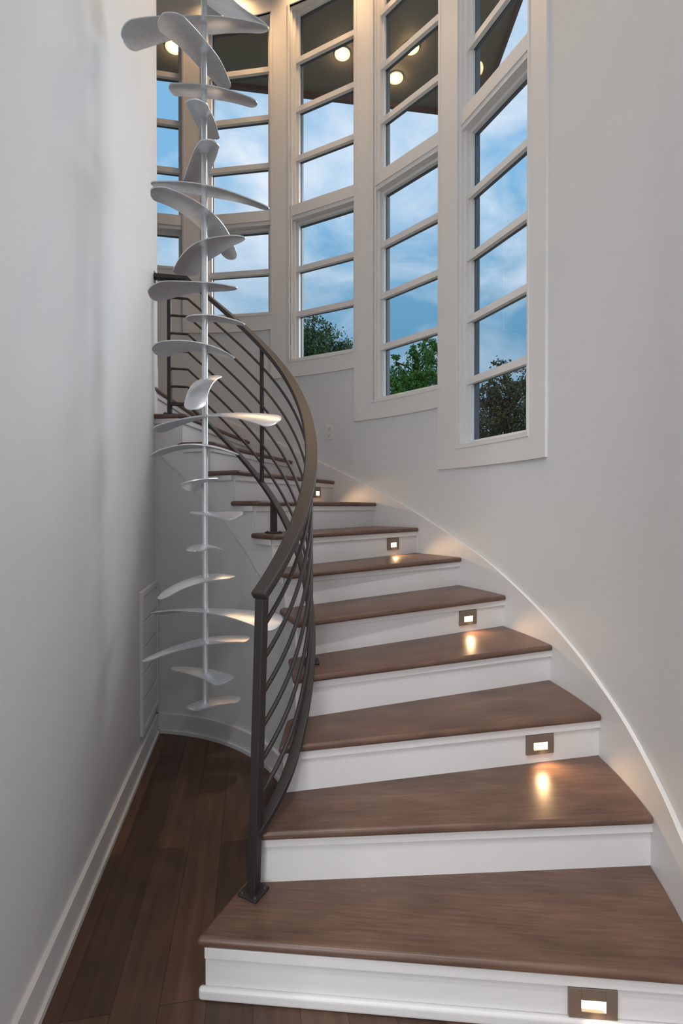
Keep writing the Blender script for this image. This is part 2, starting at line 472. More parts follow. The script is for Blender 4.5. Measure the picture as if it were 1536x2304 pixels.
# tip (u, v, depth offset), height on the rod, other tip, widths (tip, rod, tip), rolls (deg), how round each tip is
BL = [
    ((430, -95, -1.0), -30, (488, 38, 0.9), (0.5, 0.5, 0.45), (0, 0), (1, 1)),
    ((395, -120, -0.6), -38, (604, 62, 0.35), (0.7, 0.62, 0.34), (0, -5), (1, 2)),
    ((272, 80, -0.35), 52, (604, 64, 0.05), (0.82, 0.46, 0.26), (0, 0), (0.8, 2.5)),
    ((366, 30, -1.25), 122, (510, 199, 1.15), (0.72, 0.62, 0.36), (0, 0), (0.8, 1.3)),
    ((380, 199, -0.1), 202, (579, 234, 0.3), (0.36, 0.40, 0.30), (0, 0), (0.7, 1.5)),
    ((440, 222, -1.1), 266, (479, 312, 1.0), (0.46, 0.5, 0.4), (0, 0), (0.8, 1)),
    ((475, 314, -0.8), 346, (430, 434, 1.5), (0.42, 0.52, 0.58), (0, 0), (1, 0.8)),
    ((342, 416, 0.1), 424, (606, 470, 0.35), (0.34, 0.45, 0.2), (0, 0), (1, 2.5)),
    ((340, 425, -1.05), 487, (522, 584, 1.25), (0.62, 0.66, 0.4), (0, 0), (0.8, 1.3)),
    ((412, 618, 1.0), 558, (551, 534, -0.6), (0.62, 0.66, 0.26), (8, -8), (0.7, 2.8)),
    ((332, 655, -0.45), 642, (534, 648, 0.15), (0.86, 0.46, 0.28), (-12, 0), (0.9, 2.5)),
    ((418, 715, -0.1), 712, (551, 730, 0.2), (0.42, 0.46, 0.24), (0, 0), (0.8, 2.2)),
    ((342, 788, -0.3), 779, (528, 806, 0.25), (0.72, 0.5, 0.3), (-14, 0), (0.9, 2.2)),
    ((436, 922, -0.75), 853, (489, 846, 0.6), (0.5, 0.55, 0.45), (-8, 0), (0.8, 1.2)),
    ((346, 968, 0.15), 934, (628, 947, -0.45), (0.42, 0.42, 0.62), (-14, 38), (1, 0.8)),
    ((339, 1026, -0.1), 1001, (537, 1023, 0.2), (0.3, 0.48, 0.3), (-14, 6), (2.2, 2)),
    ((407, 1091, -0.5), 1086, (471, 1085, 0.3), (0.5, 0.62, 0.5), (-32, -28), (2, 1)),
    ((429, 1152, 0.2), 1153, (541, 1159, -0.5), (0.24, 0.3, 0.44), (0, 30), (2, 0.9)),
    ((435, 1240, -0.7), 1226, (498, 1236, 0.55), (0.4, 0.5, 0.36), (0, 14), (0.9, 1.2)),
    ((355, 1347, -0.35), 1298, (528, 1297, 0.2), (0.36, 0.44, 0.3), (22, 12), (1.8, 2)),
    ((341, 1380, 0.3), 1370, (633, 1402, -0.35), (0.34, 0.46, 0.72), (-24, 24), (2.4, 0.8)),
    ((320, 1488, -0.4), 1440, (562, 1436, 0.1), (0.26, 0.40, 0.36), (8, 10), (2.5, 0.9)),
    ((388, 1502, 0.6), 1512, (514, 1532, -0.5), (0.3, 0.46, 0.56), (0, 8), (2.2, 0.7)),
    ((424, 1594, -0.4), 1580, (541, 1570, 0.45), (0.36, 0.44, 0.44), (4, 6), (1, 0.8)),
]
for (l, vm, r_, w, roll, rnd) in BL:
    PL = Vector(sight(l[0], l[1], PY + l[2])); PR = Vector(sight(r_[0], r_[1], PY + r_[2]))
    PM = Vector((PX, PY, sight(461.5, vm, PY)[2]))
    dl, dr = (PM - PL).length, (PR - PM).length
    tm = dl / (dl + dr)
    # quadratic through the three points
    Q = (PM - PL * (1 - tm) ** 2 - PR * tm ** 2) / (2 * tm * (1 - tm))
    L = dl + dr
    n, mm = 40, 8
    grid = []
    for i in range(n + 1):
        t = 0.5 - 0.5 * math.cos(math.pi * i / n)
        p = PL * (1 - t) ** 2 + Q * (2 * t * (1 - t)) + PR * t ** 2
        d = (PL * (-2 * (1 - t)) + Q * (2 - 4 * t) + PR * (2 * t)).normalized()
        if t < tm:
            x = t / tm; x = x * x * (3 - 2 * x); wd = w[0] + (w[1] - w[0]) * x
        else:
            x = (t - tm) / (1 - tm); x = x * x * (3 - 2 * x); wd = w[1] + (w[2] - w[1]) * x
        el, er = w[0] * 0.5 * rnd[0], w[2] * 0.5 * rnd[1]
        sl, sr = t * L, (1 - t) * L
        if sl < el: wd *= math.sqrt(max(0.0, 1 - (1 - sl / el) ** 2)) + 0.02
        if sr < er: wd *= math.sqrt(max(0.0, 1 - (1 - sr / er) ** 2)) + 0.02
        ro = DEG(roll[0] + (roll[1] - roll[0]) * t)
        H = Vector((-d.y, d.x, 0)).normalized()
        U = d.cross(H).normalized() * (1 if d.cross(H).z > 0 else -1)
        W = H * math.cos(ro) + U * math.sin(ro)
        nn = W.cross(d).normalized()
        if nn.z < 0: nn = -nn
        row = []
        for j in range(mm + 1):
            s_ = j / mm - 0.5
            row.append((p + W * (wd * s_) - nn * (wd * 0.09 * (2 * s_) ** 2), nn))
        grid.append(row)
    mb = MB(); th = 0.012
    pts = [q + nn * th for row in grid for q, nn in row] + [q - nn * th for row in grid for q, nn in row]
    K = (n + 1) * (mm + 1); ix = lambda i, j: i * (mm + 1) + j
    fs = []
    for i in range(n):
        for j in range(mm):
            fs.append((ix(i, j), ix(i + 1, j), ix(i + 1, j + 1), ix(i, j + 1)))
            fs.append((K + ix(i, j), K + ix(i, j + 1), K + ix(i + 1, j + 1), K + ix(i + 1, j)))
        for j in (0, mm):
            fs.append((ix(i, j), ix(i + 1, j), K + ix(i + 1, j), K + ix(i, j)))
    for i in (0, n):
        for j in range(mm):
            fs.append((ix(i, j), ix(i, j + 1), K + ix(i, j + 1), K + ix(i, j)))
    mb.add(pts, fs)
    mb.build('blade', M_ALU, scul, smooth=True)

# ------------------------------------------------------------------ the tower wall and its windows
ZT, TR0, TR1 = 31.3, 21.2, 22.0
WIN = []                                    # opening: right angle, left angle, bottom
for i in range(5):
    WIN.append((15.85 + 19.4 * i, 30.95 + 19.4 * i, 10.02 + 2.36 * i))
WALL_A0, WALL_A1 = -20.0, 150.0
TOP = CEIL_Z
mb = MB()
edges = [WALL_A0]
for r_, l_, b_ in WIN: edges += [r_, l_]
edges.append(WALL_A1)
for i in range(len(edges) - 1):
    a0, a1 = edges[i], edges[i + 1]
    if i % 2 == 0:
        spans = [(0, TOP)]
    else:
        spans = [(0, WIN[i // 2][2]), (ZT, TOP)]
    for z0, z1 in spans:
        mb.arc(R_WALL, R_EXT, a0, a1, z0, z1, step=2)
wall_outer = tag(mb.build('wall_outer', M_WALL, smooth=False), kind='structure')

CO = 0.07                                   # casing stands proud of the wall
for i, (ar, al, zb) in enumerate(WIN):
    win = empty('window_%d' % (i + 1), pol3(R_WALL, (ar + al) / 2, zb), kind='structure')
    right = 12.1 if i == 0 else ar
    left = al + 4.55
    # casing boards
    mb = MB()
    mb.arc(R_WALL - CO, R_WALL + 0.01, right, left, zb - 0.8, zb)                 # apron board
    mb.arc(R_WALL - CO, R_WALL + 0.01, al, left, zb, ZT + 0.7)                     # left board
    if i == 0:
        mb.arc(R_WALL - CO, R_WALL + 0.01, right, ar, zb, ZT + 0.7)
    mb.arc(R_WALL - CO, R_WALL + 0.01, ar, al, ZT, ZT + 0.7)
    mb.build('casing', M_TRIM, win)
    # raised inner bead of the casing
    mb = MB(); bw = 0.45
    mb.arc(R_WALL - CO - 0.05, R_WALL + 0.02, al, al + bw, zb - 0.1, ZT + 0.1)
    mb.arc(R_WALL - CO - 0.02, R_WALL + 0.02, ar, al, zb - 0.1, zb)
    mb.arc(R_WALL - CO - 0.05, R_WALL + 0.02, ar, al, ZT, ZT + 0.1)
    if i: mb.arc(R_WALL - CO - 0.012, R_WALL + 0.02, ar - 0.3, ar, zb - 0.1, ZT + 0.1)
    else: mb.arc(R_WALL - CO - 0.03, R_WALL + 0.02, ar - 0.3, ar, zb - 0.1, ZT + 0.1)
    mb.build('casing_bead', M_TRIM, win)
    # jamb: stepped lining of the reveal
    mb = MB()
    for a_, sg in ((al, -1), (ar, 1)):
        mb.arc(R_WALL, R_EXT + 0.03, a_, a_ + sg * 0.35, zb, ZT)
        mb.arc(R_WALL + 0.14, R_WALL + 0.30, a_ + sg * 0.35, a_ + sg * 0.85, zb, ZT)
    mb.arc(R_WALL, R_EXT + 0.1, ar, al, zb, zb + 0.06)
    mb.arc(R_WALL, R_EXT + 0.03, ar, al, ZT - 0.06, ZT)
    mb.build('jamb', M_TRIM, win)
    # flat sashes on the chord
    off = 0.5
    P0, P1 = Vector(pol(R_WALL + 0.36, ar + off)), Vector(pol(R_WALL + 0.36, al - off))
    d = (P1 - P0).normalized(); nrm = Vector((-d.y, d.x)) ; 
    if nrm.dot(P0 - Vector((CX, CY))) < 0: nrm = -nrm
    Lc = (P1 - P0).length
    def bar(m, x0, x1, z0, z1, y0, y1):
        a, b = P0 + d * x0, P0 + d * x1
        m.prism([a + nrm * y0, b + nrm * y0, b + nrm * y1, a + nrm * y1], z0, z1)
    sash_defs = (('lower_sash', zb + 0.06, TR0 + 0.12), ('upper_sash', TR1 - 0.12, ZT - 0.06))
    st = 0.20
    for nm, z0, z1 in sash_defs:
        m = MB()
        bar(m, 0, st, z0, z1, -0.06, 0.10); bar(m, Lc - st, Lc, z0, z1, -0.06, 0.10)
        bar(m, st, Lc - st, z0, z0 + 0.12, -0.06, 0.10); bar(m, st, Lc - st, z1 - 0.12, z1, -0.06, 0.10)
        sash = m.build(nm, M_TRIM, win)
        m = MB(); so_ = st + 0.03
        bar(m, 0, so_, z0, z1, 0.12, 0.30); bar(m, Lc - so_, Lc, z0, z1, 0.12, 0.30)
        bar(m, so_, Lc - so_, z0, z0 + 0.13, 0.12, 0.24); bar(m, so_, Lc - so_, z1 - 0.14, z1, 0.12, 0.24)
        clad = m.build('outer_cladding', M_CLAD, None); clad.parent = sash
        for vv in clad.data.vertices: vv.co -= win.location
        # cross bars every 2.2
        lo, hi = (zb + 0.1, TR0) if nm == 'lower_sash' else (TR1, ZT - 0.1)
        np_ = max(1, round((hi - lo) / 2.24))
        for q in range(1, np_):
            zz = lo + (hi - lo) * q / np_
            m2 = MB(); bar(m2, st * 0.5, Lc - st * 0.5, zz - 0.12, zz + 0.12, -0.14, 0.018)
            mk = MB(); bar(mk, st * 0.5, Lc - st * 0.5, zz - 0.12, zz + 0.12, 0.04, 0.15)
            ko = mk.build('outer_bar', M_CLAD, None); ko.parent = sash
            for vv in ko.data.vertices: vv.co -= win.location
            mo = m2.build('muntin', M_TRIM, None)
            mo.parent = sash
            for vv in mo.data.vertices: vv.co -= win.location
        m3 = MB(); bar(m3, st * 0.8, Lc - st * 0.8, z0 + 0.08, z1 - 0.08, 0.02, 0.035)
        go = m3.build('pane', M_GLASS, None); go.parent = sash
        for vv in go.data.vertices: vv.co -= win.location
    m = MB(); bar(m, -0.12, Lc + 0.12, TR0 + 0.12, TR1 - 0.12, -0.34, 0.16)
    bar(m, -0.12, Lc + 0.12, TR0 + 0.3, TR1, -0.38, 0.1)
    m.build('transom', M_TRIM, win)

# outer skirt board following the steps
SK = [(-36, 0.66), (-25, 1.45), (-14, 2.32), (-10.6, 2.61), (-7, 2.92), (-3.5, 3.25), (1.2, 3.66), (4.4, 3.98), (9.6, 4.48), (15.2, 5.03), (19.5, 5.47),
      (25, 6.05), (30.3, 6.56), (37, 7.23), (43.1, 7.87), (48.7, 8.44), (62.7, 9.86), (90, 12.6), (150, 12.6)]
_sa = [a for a, _ in SK]; _sz = [z for _, z in SK]
sk = lambda a: float(np.interp(a, _sa, _sz))
mb = MB(); mb.arc(R_OUT, R_WALL + 0.02, WALL_A0, 92, lambda a: max(0, sk(a) - 2.2), sk, step=1.0)
tag(mb.build('baseboard_outer', M_TRIM), kind='structure')

# round wall under the stair, inside the well
mb = MB()
for k in range(1, NSTEP):
    mb.arc(R_IN, R_IN + 0.1, RISE_IN[k] + 1.2, RISE_IN[k + 1] + 1.2, 0, k - TT - 0.05, step=2)
mb.arc(R_IN, R_IN + 0.1, RISE_IN[12] + 1.2, 128, 0, 12 - TT - 0.05, step=2)
tag(mb.build('wall_inner', M_WALL), kind='structure')
mb = MB(); mb.arc(R_IN - 0.09, R_IN + 0.02, -20, 86, 0, 0.66, step=2)
mb.arc(R_IN - 0.15, R_IN, -20, 86, 0, 0.11, step=2)
tag(mb.build('baseboard_inner', M_TRIM), kind='structure')

# straight wall on the near side of the well, ending in a rounded corner
lx = lambda Y: -3.34 - 0.18 * Y
LY0, LY1 = 2.6, 17.68
d = Vector((-0.18, 1)).normalized(); nl = Vector((-d.y, d.x))       # nl points away from the well
A, B = Vector((lx(LY0), LY0)), Vector((lx(LY1), LY1))
TH = 0.8
poly = [A, B]
for i in range(1, 5):
    t = i / 5 * math.pi / 2
    poly.append(B + nl * (0.1 * (1 - math.cos(t))) + d * (0.1 * math.sin(t)))
poly += [B + nl * TH + d * 0.1, A + nl * TH]
mb = MB(); mb.prism(poly, 0, TOP)
tag(mb.build('wall_left', M_WALL), kind='structure')
mb = MB(); e = B - d * 0.4
mb.slab(A, e, 0.09, 0, 0.66, off=-0.09); mb.slab(A, e, 0.15, 0, 0.11, off=-0.15)
tag(mb.build('baseboard_left', M_TRIM), kind='structure')
# floor-level run of board on the upper landing, round the wall end
mb = MB(); mb.slab(B + nl * TH + d * 0.1, B + d * 0.1, 0.08, 12, 12.75, off=-0.08)
tag(mb.build('baseboard_landing', M_TRIM), kind='structure')

# louvred panel on that wall
pn = empty('access_panel', (lx(16), 16, 0.95), 'white panel with horizontal grooves mounted low on the wall beside the stair well', 'panel')
def onwall(Y, off=0.0):
    p = Vector((lx(Y), Y)) - nl * off
    return (p.x, p.y)
py0, py1, pz0, pz1 = 14.67, 17.2, 0.98, 5.28
mb = MB(); fw_ = 0.17
for y0, y1, z0, z1 in ((py0, py0 + fw_, pz0, pz1), (py1 - fw_, py1, pz0, pz1), (py0 + fw_, py1 - fw_, pz0, pz0 + fw_), (py0 + fw_, py1 - fw_, pz1 - fw_, pz1)):
    mb.slab(onwall(y0), onwall(y1), 0.10, z0, z1, off=-0.10)
mb.build('frame', M_TRIM, pn, bevel=0.012)
mb = MB(); ns = 5; zi0, zi1 = pz0 + fw_, pz1 - fw_; hs = (zi1 - zi0) / ns
for q in range(ns):
    mb.slab(onwall(py0 + fw_ + 0.02), onwall(py1 - fw_ - 0.02), 0.07, zi0 + q * hs + 0.04, zi0 + (q + 1) * hs - 0.04, off=-0.07)
mb.build('board', M_TRIM, pn, bevel=0.02)
mb = MB(); mb.slab(onwall(py0 + fw_), onwall(py1 - fw_), 0.02, zi0, zi1, off=-0.02)
mb.build('backing', M_WALL, pn)

# ------------------------------------------------------------------ rest of the room, behind the camera
fl = MB(); fl.prism([(-24, -17), (7, -17), (9, 4), (9, 27), (-20, 27), (-24, 4)], -0.3, 0)
tag(fl.build('floor', M_FLOOR), kind='structure')
FZ = 21.0
tx, ty = pol(R_WALL, WALL_A0)
mb = MB(); mb.box(tx, -16, 0, tx + 0.6, ty + 0.1, TOP)
tag(mb.build('wall_right', M_WALL), kind='structure')
mb = MB(); mb.box(tx - 0.11, -16, 0, tx, ty, 0.66)
tag(mb.build('baseboard_right', M_TRIM), kind='structure')
# back wall; its unseen glazed opening is added to let in fill light
mb = MB()
bx0, bx1, bz = -16.0, 2.0, 17.0
mb.box(-23, -16.6, 0, bx0, -16, TOP); mb.box(bx1, -16.6, 0, tx + 0.6, -16, TOP); mb.box(bx0, -16.6, bz, bx1, -16, TOP)
tag(mb.build('wall_back', M_WALL), kind='structure')
w6 = empty('window_6', (-7, -16.3, 0), kind='structure')
mb = MB()
for x in np.linspace(bx0, bx1, 5):
    mb.box(x - 0.2, -16.5, 0, x + 0.2, -16.1, bz)
mb.box(bx0, -16.5, 0, bx1, -16.1, 0.4); mb.box(bx0, -16.5, bz - 0.4, bx1, -16.1, bz); mb.box(bx0, -16.48, 11.6, bx1, -16.12, 11.9)
mb.build('window_frame', M_TRIM, w6)
mb = MB(); mb.box(bx0, -16.32, 0.3, bx1, -16.28, bz - 0.3); mb.build('pane', M_GLASS, w6)
mb = MB(); mb.box(-23.6, -16, 0, -23, 3.2, TOP)
tag(mb.build('wall_far', M_WALL), kind='structure')
mb = MB(); p = A + nl * TH
mb.box(-23, 2.6, 0, p.x + 0.2, 3.2, TOP)
tag(mb.build('wall_return', M_WALL), kind='structure')
# closing wall of the upper hall beyond the landing
q0 = pol(R_WALL + 0.3, WALL_A1)
mb = MB(); mb.box(-23.6, 3.2, 0, -23, q0[1], TOP); mb.box(-23.6, q0[1] - 0.6, 0, q0[0] + 0.4, q0[1], TOP)
tag(mb.build('wall_hall', M_WALL), kind='structure')
mb = MB(); mb.prism([(-24, -17), (tx + 0.6, -17), (tx + 0.6, 6), pol(13.3, -10), pol(13.3, 10), pol(13.3, 30), pol(13.3, 50), pol(13.3, 70), pol(13.3, 90), pol(13.3, 110), pol(13.3, 130), pol(13.3, 150), (-24, q0[1])], TOP, TOP + 0.4)
tag(mb.build('ceiling', M_CEIL), kind='structure')
# upper hall floor behind the left wall
mb = MB(); mb.prism([(-23, 3.2), (lx(3.2) - TH - 0.1, 3.2), (lx(17) - TH - 0.1, 17.0), pol(5.8, 104), pol(5.8, 118), pol(12.9, 127), pol(12.9, 149), (-23, q0[1] - 0.6)], 11.6, 11.98)
tag(mb.build('floor_landing', M_FLOOR), kind='structure')

# ------------------------------------------------------------------ electrical outlet
oa = 60.8
ol = empty('wall_outlet', pol3(R_WALL, oa, 10.9), 'white duplex electrical outlet on the curved wall above the stairs', 'outlet')
c = Vector(pol(R_WALL, oa)); tdir = Vector((-math.sin(DEG(oa)), math.cos(DEG(oa)))); ndir = Vector((-math.cos(DEG(oa)), -math.sin(DEG(oa))))
def on(m, x0, x1, z0, z1, y0, y1):
    a, b = c + tdir * x0, c + tdir * x1
    m.prism([a + ndir * y0, b + ndir * y0, b + ndir * y1, a + ndir * y1], z0, z1)
mb = MB(); on(mb, -0.2, 0.2, 10.9, 11.54, -0.01, 0.035); mb.build('cover_plate', M_TRIM, ol, bevel=0.012)
for zc_ in (11.07, 11.37):
    mb = MB(); on(mb, -0.095, 0.095, zc_ - 0.09, zc_ + 0.09, 0.03, 0.045); so = mb.build('socket', M_TRIM, ol, bevel=0.02)
    mb = MB(); on(mb, -0.05, -0.03, zc_ - 0.02, zc_ + 0.05, 0.044, 0.047); on(mb, 0.03, 0.05, zc_ - 0.02, zc_ + 0.05, 0.044, 0.047); on(mb, -0.018, 0.018, zc_ - 0.065, zc_ - 0.035, 0.044, 0.047)
    sl = mb.build('slots', M_DARK, None); sl.parent = so
    for vv in sl.data.vertices: vv.co -= ol.location

# ------------------------------------------------------------------ step lights
STEP_LBL = {1: 'bronze step light in the bottom riser next to the floor',
            3: 'bronze step light in the riser of the third step from the floor',
            5: 'bronze step light in the riser of the fifth step from the floor',
            7: 'bronze step light in the riser of the seventh step from the floor',
            9: 'bronze step light half hidden behind the handrail, highest of the five'}
for k in (1, 3, 5, 7, 9):
    a, b = Vector(pol(R_IN, RISE_IN[k])), Vector(pol(R_OUT, rise_out(k)))
    d = (b - a).normalized(); n_ = Vector((d.y, -d.x))              # n_ points out of the riser
    L = (b - a).length
    s0, s1 = (0.740 if k < 9 else 0.745) * L, (0.833 if k < 9 else 0.826) * L
    z0, z1 = k - 1 + 0.21, k - 1 + 0.655
    mid = a + d * ((s0 + s1) / 2)
    sl = empty('step_light', (mid.x, mid.y, z0), STEP_LBL[k], 'light', 'step lights in the stair risers')
    def rb(m, x0, x1, zz0, zz1, y0, y1):
        p, q = a + d * x0, a + d * x1
        m.prism([p + n_ * y0, q + n_ * y0, q + n_ * y1, p + n_ * y1], zz0, zz1)
    W = s1 - s0
    h0, h1, g0, g1 = s0 + W * 0.26, s0 + W * 0.76, z0 + 0.095, z0 + 0.265
    mb = MB()
    rb(mb, s0, h0, z0, z1, 0.0, 0.065); rb(mb, h1, s1, z0, z1, 0.0, 0.065)
    rb(mb, h0, h1, z0, g0, 0.0, 0.065); rb(mb, h0, h1, g1, z1, 0.0, 0.065)
    mb.build('faceplate', M_PLATE, sl, bevel=0.008)
    mb = MB(); rb(mb, h0, h1, g0, g1, 0.0, 0.012)
    p = [a + d * h0 + n_ * 0.012, a + d * h1 + n_ * 0.012]
    mb.add([(p[1].x, p[1].y, g0), (p[1].x, p[1].y, g1)] + [((p[1] - d * 0.1).x, (p[1] - d * 0.1).y, g1), ((p[1] - d * 0.02).x, (p[1] - d * 0.02).y, g0)] +
           [((p[1] + n_ * 0.05).x, (p[1] + n_ * 0.05).y, g0), ((p[1] + n_ * 0.05).x, (p[1] + n_ * 0.05).y, g1)],
           [(0, 3, 4), (1, 5, 2), (3, 2, 5, 4), (0, 1, 2, 3), (0, 4, 5, 1)])
    mb.build('lit_recess', M_GLOW, sl)
    li = bpy.data.lights.new('step_lamp', 'SPOT'); li.energy = 1.7; li.color = (1.0, 0.62, 0.30); li.shadow_soft_size = 0.012
    li.spot_size = DEG(140); li.spot_blend = 0.6
    lo = bpy.data.objects.new('step_lamp', li); COL.objects.link(lo)
    pos = a + d * ((h0 + h1) / 2) + n_ * 0.14
    lo.location = Vector((pos.x, pos.y, (g0 + g1) / 2)) * S
    aim = Vector((n_.x * 0.8 + d.x * 0.22, n_.y * 0.8 + d.y * 0.22, -0.8))
    lo.rotation_euler = aim.to_track_quat('-Z', 'Y').to_euler()

# ------------------------------------------------------------------ eaves outside with can lights
SZ = 31.9
def eave(a):
    """distance from the tower axis to the roof edge"""
    ca, sa = math.cos(DEG(a)), math.sin(DEG(a))
    best = 99
    if ca > 1e-6: best = min(best, (8.34 - CX) / ca)
    # back edge y = 28.65 + 0.155 x
    den = sa - 0.155 * ca
    if den > 1e-6: best = min(best, (29.35 + 0.155 * CX - CY) / den)
    return min(best, 30)
corner = math.degrees(math.atan2(29.35 + 0.155 * 8.34 - CY, 8.34 - CX))
angs = sorted(set([round(x, 3) for x in np.arange(-18, 148, 3)] + [round(corner, 3)]))
mb = MB()
for i in range(len(angs) - 1):
    a0, a1 = angs[i], angs[i + 1]
    p = [pol(R_EXT - 0.02, a0), pol(eave(a0), a0), pol(eave(a1), a1), pol(R_EXT - 0.02, a1)]
    mb.prism(p, SZ, SZ + 1.3)
tag(mb.build('roof_soffit', M_SOFFIT), kind='structure')
mb = MB()
for i in range(len(angs) - 1):
    a0, a1 = angs[i], angs[i + 1]
    p = [pol(eave(a0), a0), pol(eave(a0) + 0.25, a0), pol(eave(a1) + 0.25, a1), pol(eave(a1), a1)]
    mb.prism(p, SZ - 0.25, SZ + 1.6)
tag(mb.build('trim_1', M_FASCIA), kind='structure')
CANS = [((390, 107), 'warm can light under the roof eave, seen through the window beside the sculpture top'),
        ((770, 122), 'warm can light under the roof eave, seen alone through the middle window'),
        ((925, 108), 'warm can light under the roof eave, cut across by a window bar'),
        ((890, 176), 'warm can light under the roof eave, lower of the two in the tall window')]
for (u, v), lb in CANS:
    x = (u - 768) / F; y = -(v - 1152) / F
    up = y * math.cos(PITCH) - math.sin(PITCH); fwd = math.cos(PITCH) + y * math.sin(PITCH)
    t = (SZ - 0.05 - ZC) / up
    c3 = (x * t, fwd * t)
    cl = empty('can_light', (c3[0], c3[1], SZ), lb, 'light', 'can lights under the eave')
    mb = MB(); mb.disc(c3, 0.28, 0.42, SZ - 0.06, SZ + 0.01); mb.build('trim_ring', M_TRIM, cl, smooth=False)
    mb = MB(); mb.disc(c3, 0.0, 0.29, SZ - 0.035, SZ); mb.build('lamp', M_CAN, cl)
    li = bpy.data.lights.new('eave_lamp', 'POINT'); li.energy = 1.2; li.color = (1.0, 0.66, 0.34); li.shadow_soft_size = 0.04
    lo = bpy.data.objects.new('eave_lamp', li); COL.objects.link(lo); lo.location = Vector((c3[0], c3[1], SZ - 0.3)) * S

# ------------------------------------------------------------------ garden
mb = MB(); mb.box(-300, -300, -1.2, 300, 400, -0.6)
tag(mb.build('ground', M_GROUND), kind='structure')

def tree(name, X, Y, top, lobes, mat, leaf, count, label, group, trunk_r=0.8, seed=1):
    rnd = random.Random(seed)
    root = empty(name, (X, Y, -0.6), label, 'tree', group)
    mb = MB()
    tz = top - 6
    mb.tube([(X, Y, -0.6), (X + 0.2, Y, tz * 0.5), (X - 0.1, Y, tz), (X, Y, top - 2)], trunk_r, 9)
    for (lx_, ly_, lz_, lr) in lobes:
        mb.tube([(X, Y, max(1, lz_ - lr * 1.6)), (X + lx_ * 0.5, Y + ly_ * 0.5, lz_ - lr * 0.6), (X + lx_, Y + ly_, lz_)], trunk_r * 0.22, 6)
    mb.build('trunk', M_BARK, root, smooth=True)
    pts, fs = [], []
    tot = sum(l[3] ** 2 for l in lobes)
    for (lx_, ly_, lz_, lr) in lobes:
        nleaf = int(count * lr * lr / tot)
        tw = []
        for _ in range(max(6, nleaf // 22)):
            u = Vector((rnd.gauss(0, 1), rnd.gauss(0, 1), rnd.gauss(0, 1))).normalized()
            tw.append(Vector((X + lx_, Y + ly_, lz_)) + u * lr * rnd.uniform(0.55, 1.08))
        for _ in range(nleaf):
            p = rnd.choice(tw) + Vector((rnd.gauss(0, 1), rnd.gauss(0, 1), rnd.gauss(0, 1))) * lr * 0.13
            a = Vector((rnd.gauss(0, 1), rnd.gauss(0, 1), rnd.gauss(0, 1))).normalized()
            b = a.cross(Vector((rnd.gauss(0, 1), rnd.gauss(0, 1), rnd.gauss(0, 1)))).normalized()
            s_ = leaf * rnd.uniform(0.6, 1.3)
            o = len(pts)
            pts += [p - a * s_, p + b * s_ * 0.55, p + a * s_, p - b * s_ * 0.55]
            fs.append((o, o + 1, o + 2, o + 3))
    mb = MB(); mb.add(pts, fs)
    mb.build('crown', mat, root, normals=False)
    return root

def seen(u, v, Y, r, X, Yt):
    """a lobe of a crown whose middle is seen at (u, v)"""
    p = sight(u, v, Y)
    return (p[0] - X, p[1] - Yt, p[2], r)

Y1 = 66; c1 = sight(700, 1142, Y1)[0]
tree('oak_tree', c1, Y1, 30, [seen(706, 742, 66, 1.9, c1, Y1), (0, 1, 27.0, 2.4)[:0] or seen(700, 775, 66, 3.0, c1, Y1), seen(735, 772, 64, 2.0, c1, Y1), seen(768, 795, 65, 1.7, c1, Y1), seen(670, 790, 66, 3.0, c1, Y1), seen(790, 808, 66, 2.2, c1, Y1),
     seen(730, 830, 66, 4.0, c1, Y1), seen(640, 830, 66, 4, c1, Y1), seen(760, 890, 67, 5, c1, Y1), seen(660, 900, 67, 5, c1, Y1)], M_LEAF1, 0.17, 26000,
     'dark green rounded tree outside, seen low in the middle window', 'trees outside the windows', 0.9, 3)
Y2 = 46; c2 = sight(935, 1142, Y2)[0]
tree('poplar_tree', c2, Y2, 23, [seen(962, 775, 46, 0.9, c2, Y2), seen(975, 800, 46, 1.1, c2, Y2), seen(930, 795, 45, 0.7, c2, Y2), seen(945, 830, 46, 1.3, c2, Y2), seen(985, 840, 46, 1.3, c2, Y2), seen(890, 815, 46, 0.6, c2, Y2), seen(890, 850, 46, 1.1, c2, Y2),
     seen(915, 870, 46, 1.4, c2, Y2), seen(965, 880, 46, 1.9, c2, Y2), seen(870, 890, 46, 1.6, c2, Y2), seen(930, 930, 46, 2.6, c2, Y2), seen(880, 960, 46, 2.6, c2, Y2)], M_LEAF2, 0.125, 24000,
     'bright green leafy tree outside, seen low in the second window from the wall end', 'trees outside the windows', 0.35, 5)
Y3 = 38; c3_ = sight(1140, 1142, Y3)[0]
tree('shade_tree', c3_, Y3, 18, [seen(1130, 832, 38, 0.9, c3_, Y3), seen(1100, 855, 38, 0.7, c3_, Y3), seen(1165, 858, 38, 1.1, c3_, Y3), seen(1185, 880, 38, 1.2, c3_, Y3), seen(1125, 890, 38, 1.5, c3_, Y3), seen(1090, 905, 38, 1.3, c3_, Y3), seen(1160, 925, 38, 1.9, c3_, Y3),
     seen(1100, 950, 38, 1.9, c3_, Y3), seen(1200, 950, 38, 1.8, c3_, Y3), seen(1150, 990, 38, 2.2, c3_, Y3), seen(1080, 1000, 38, 2.0, c3_, Y3), seen(1210, 1010, 38, 2.2, c3_, Y3)], M_LEAF3, 0.11, 20000,
     'olive brown bushy tree outside, seen at the bottom of the lowest window', 'trees outside the windows', 0.5, 9)

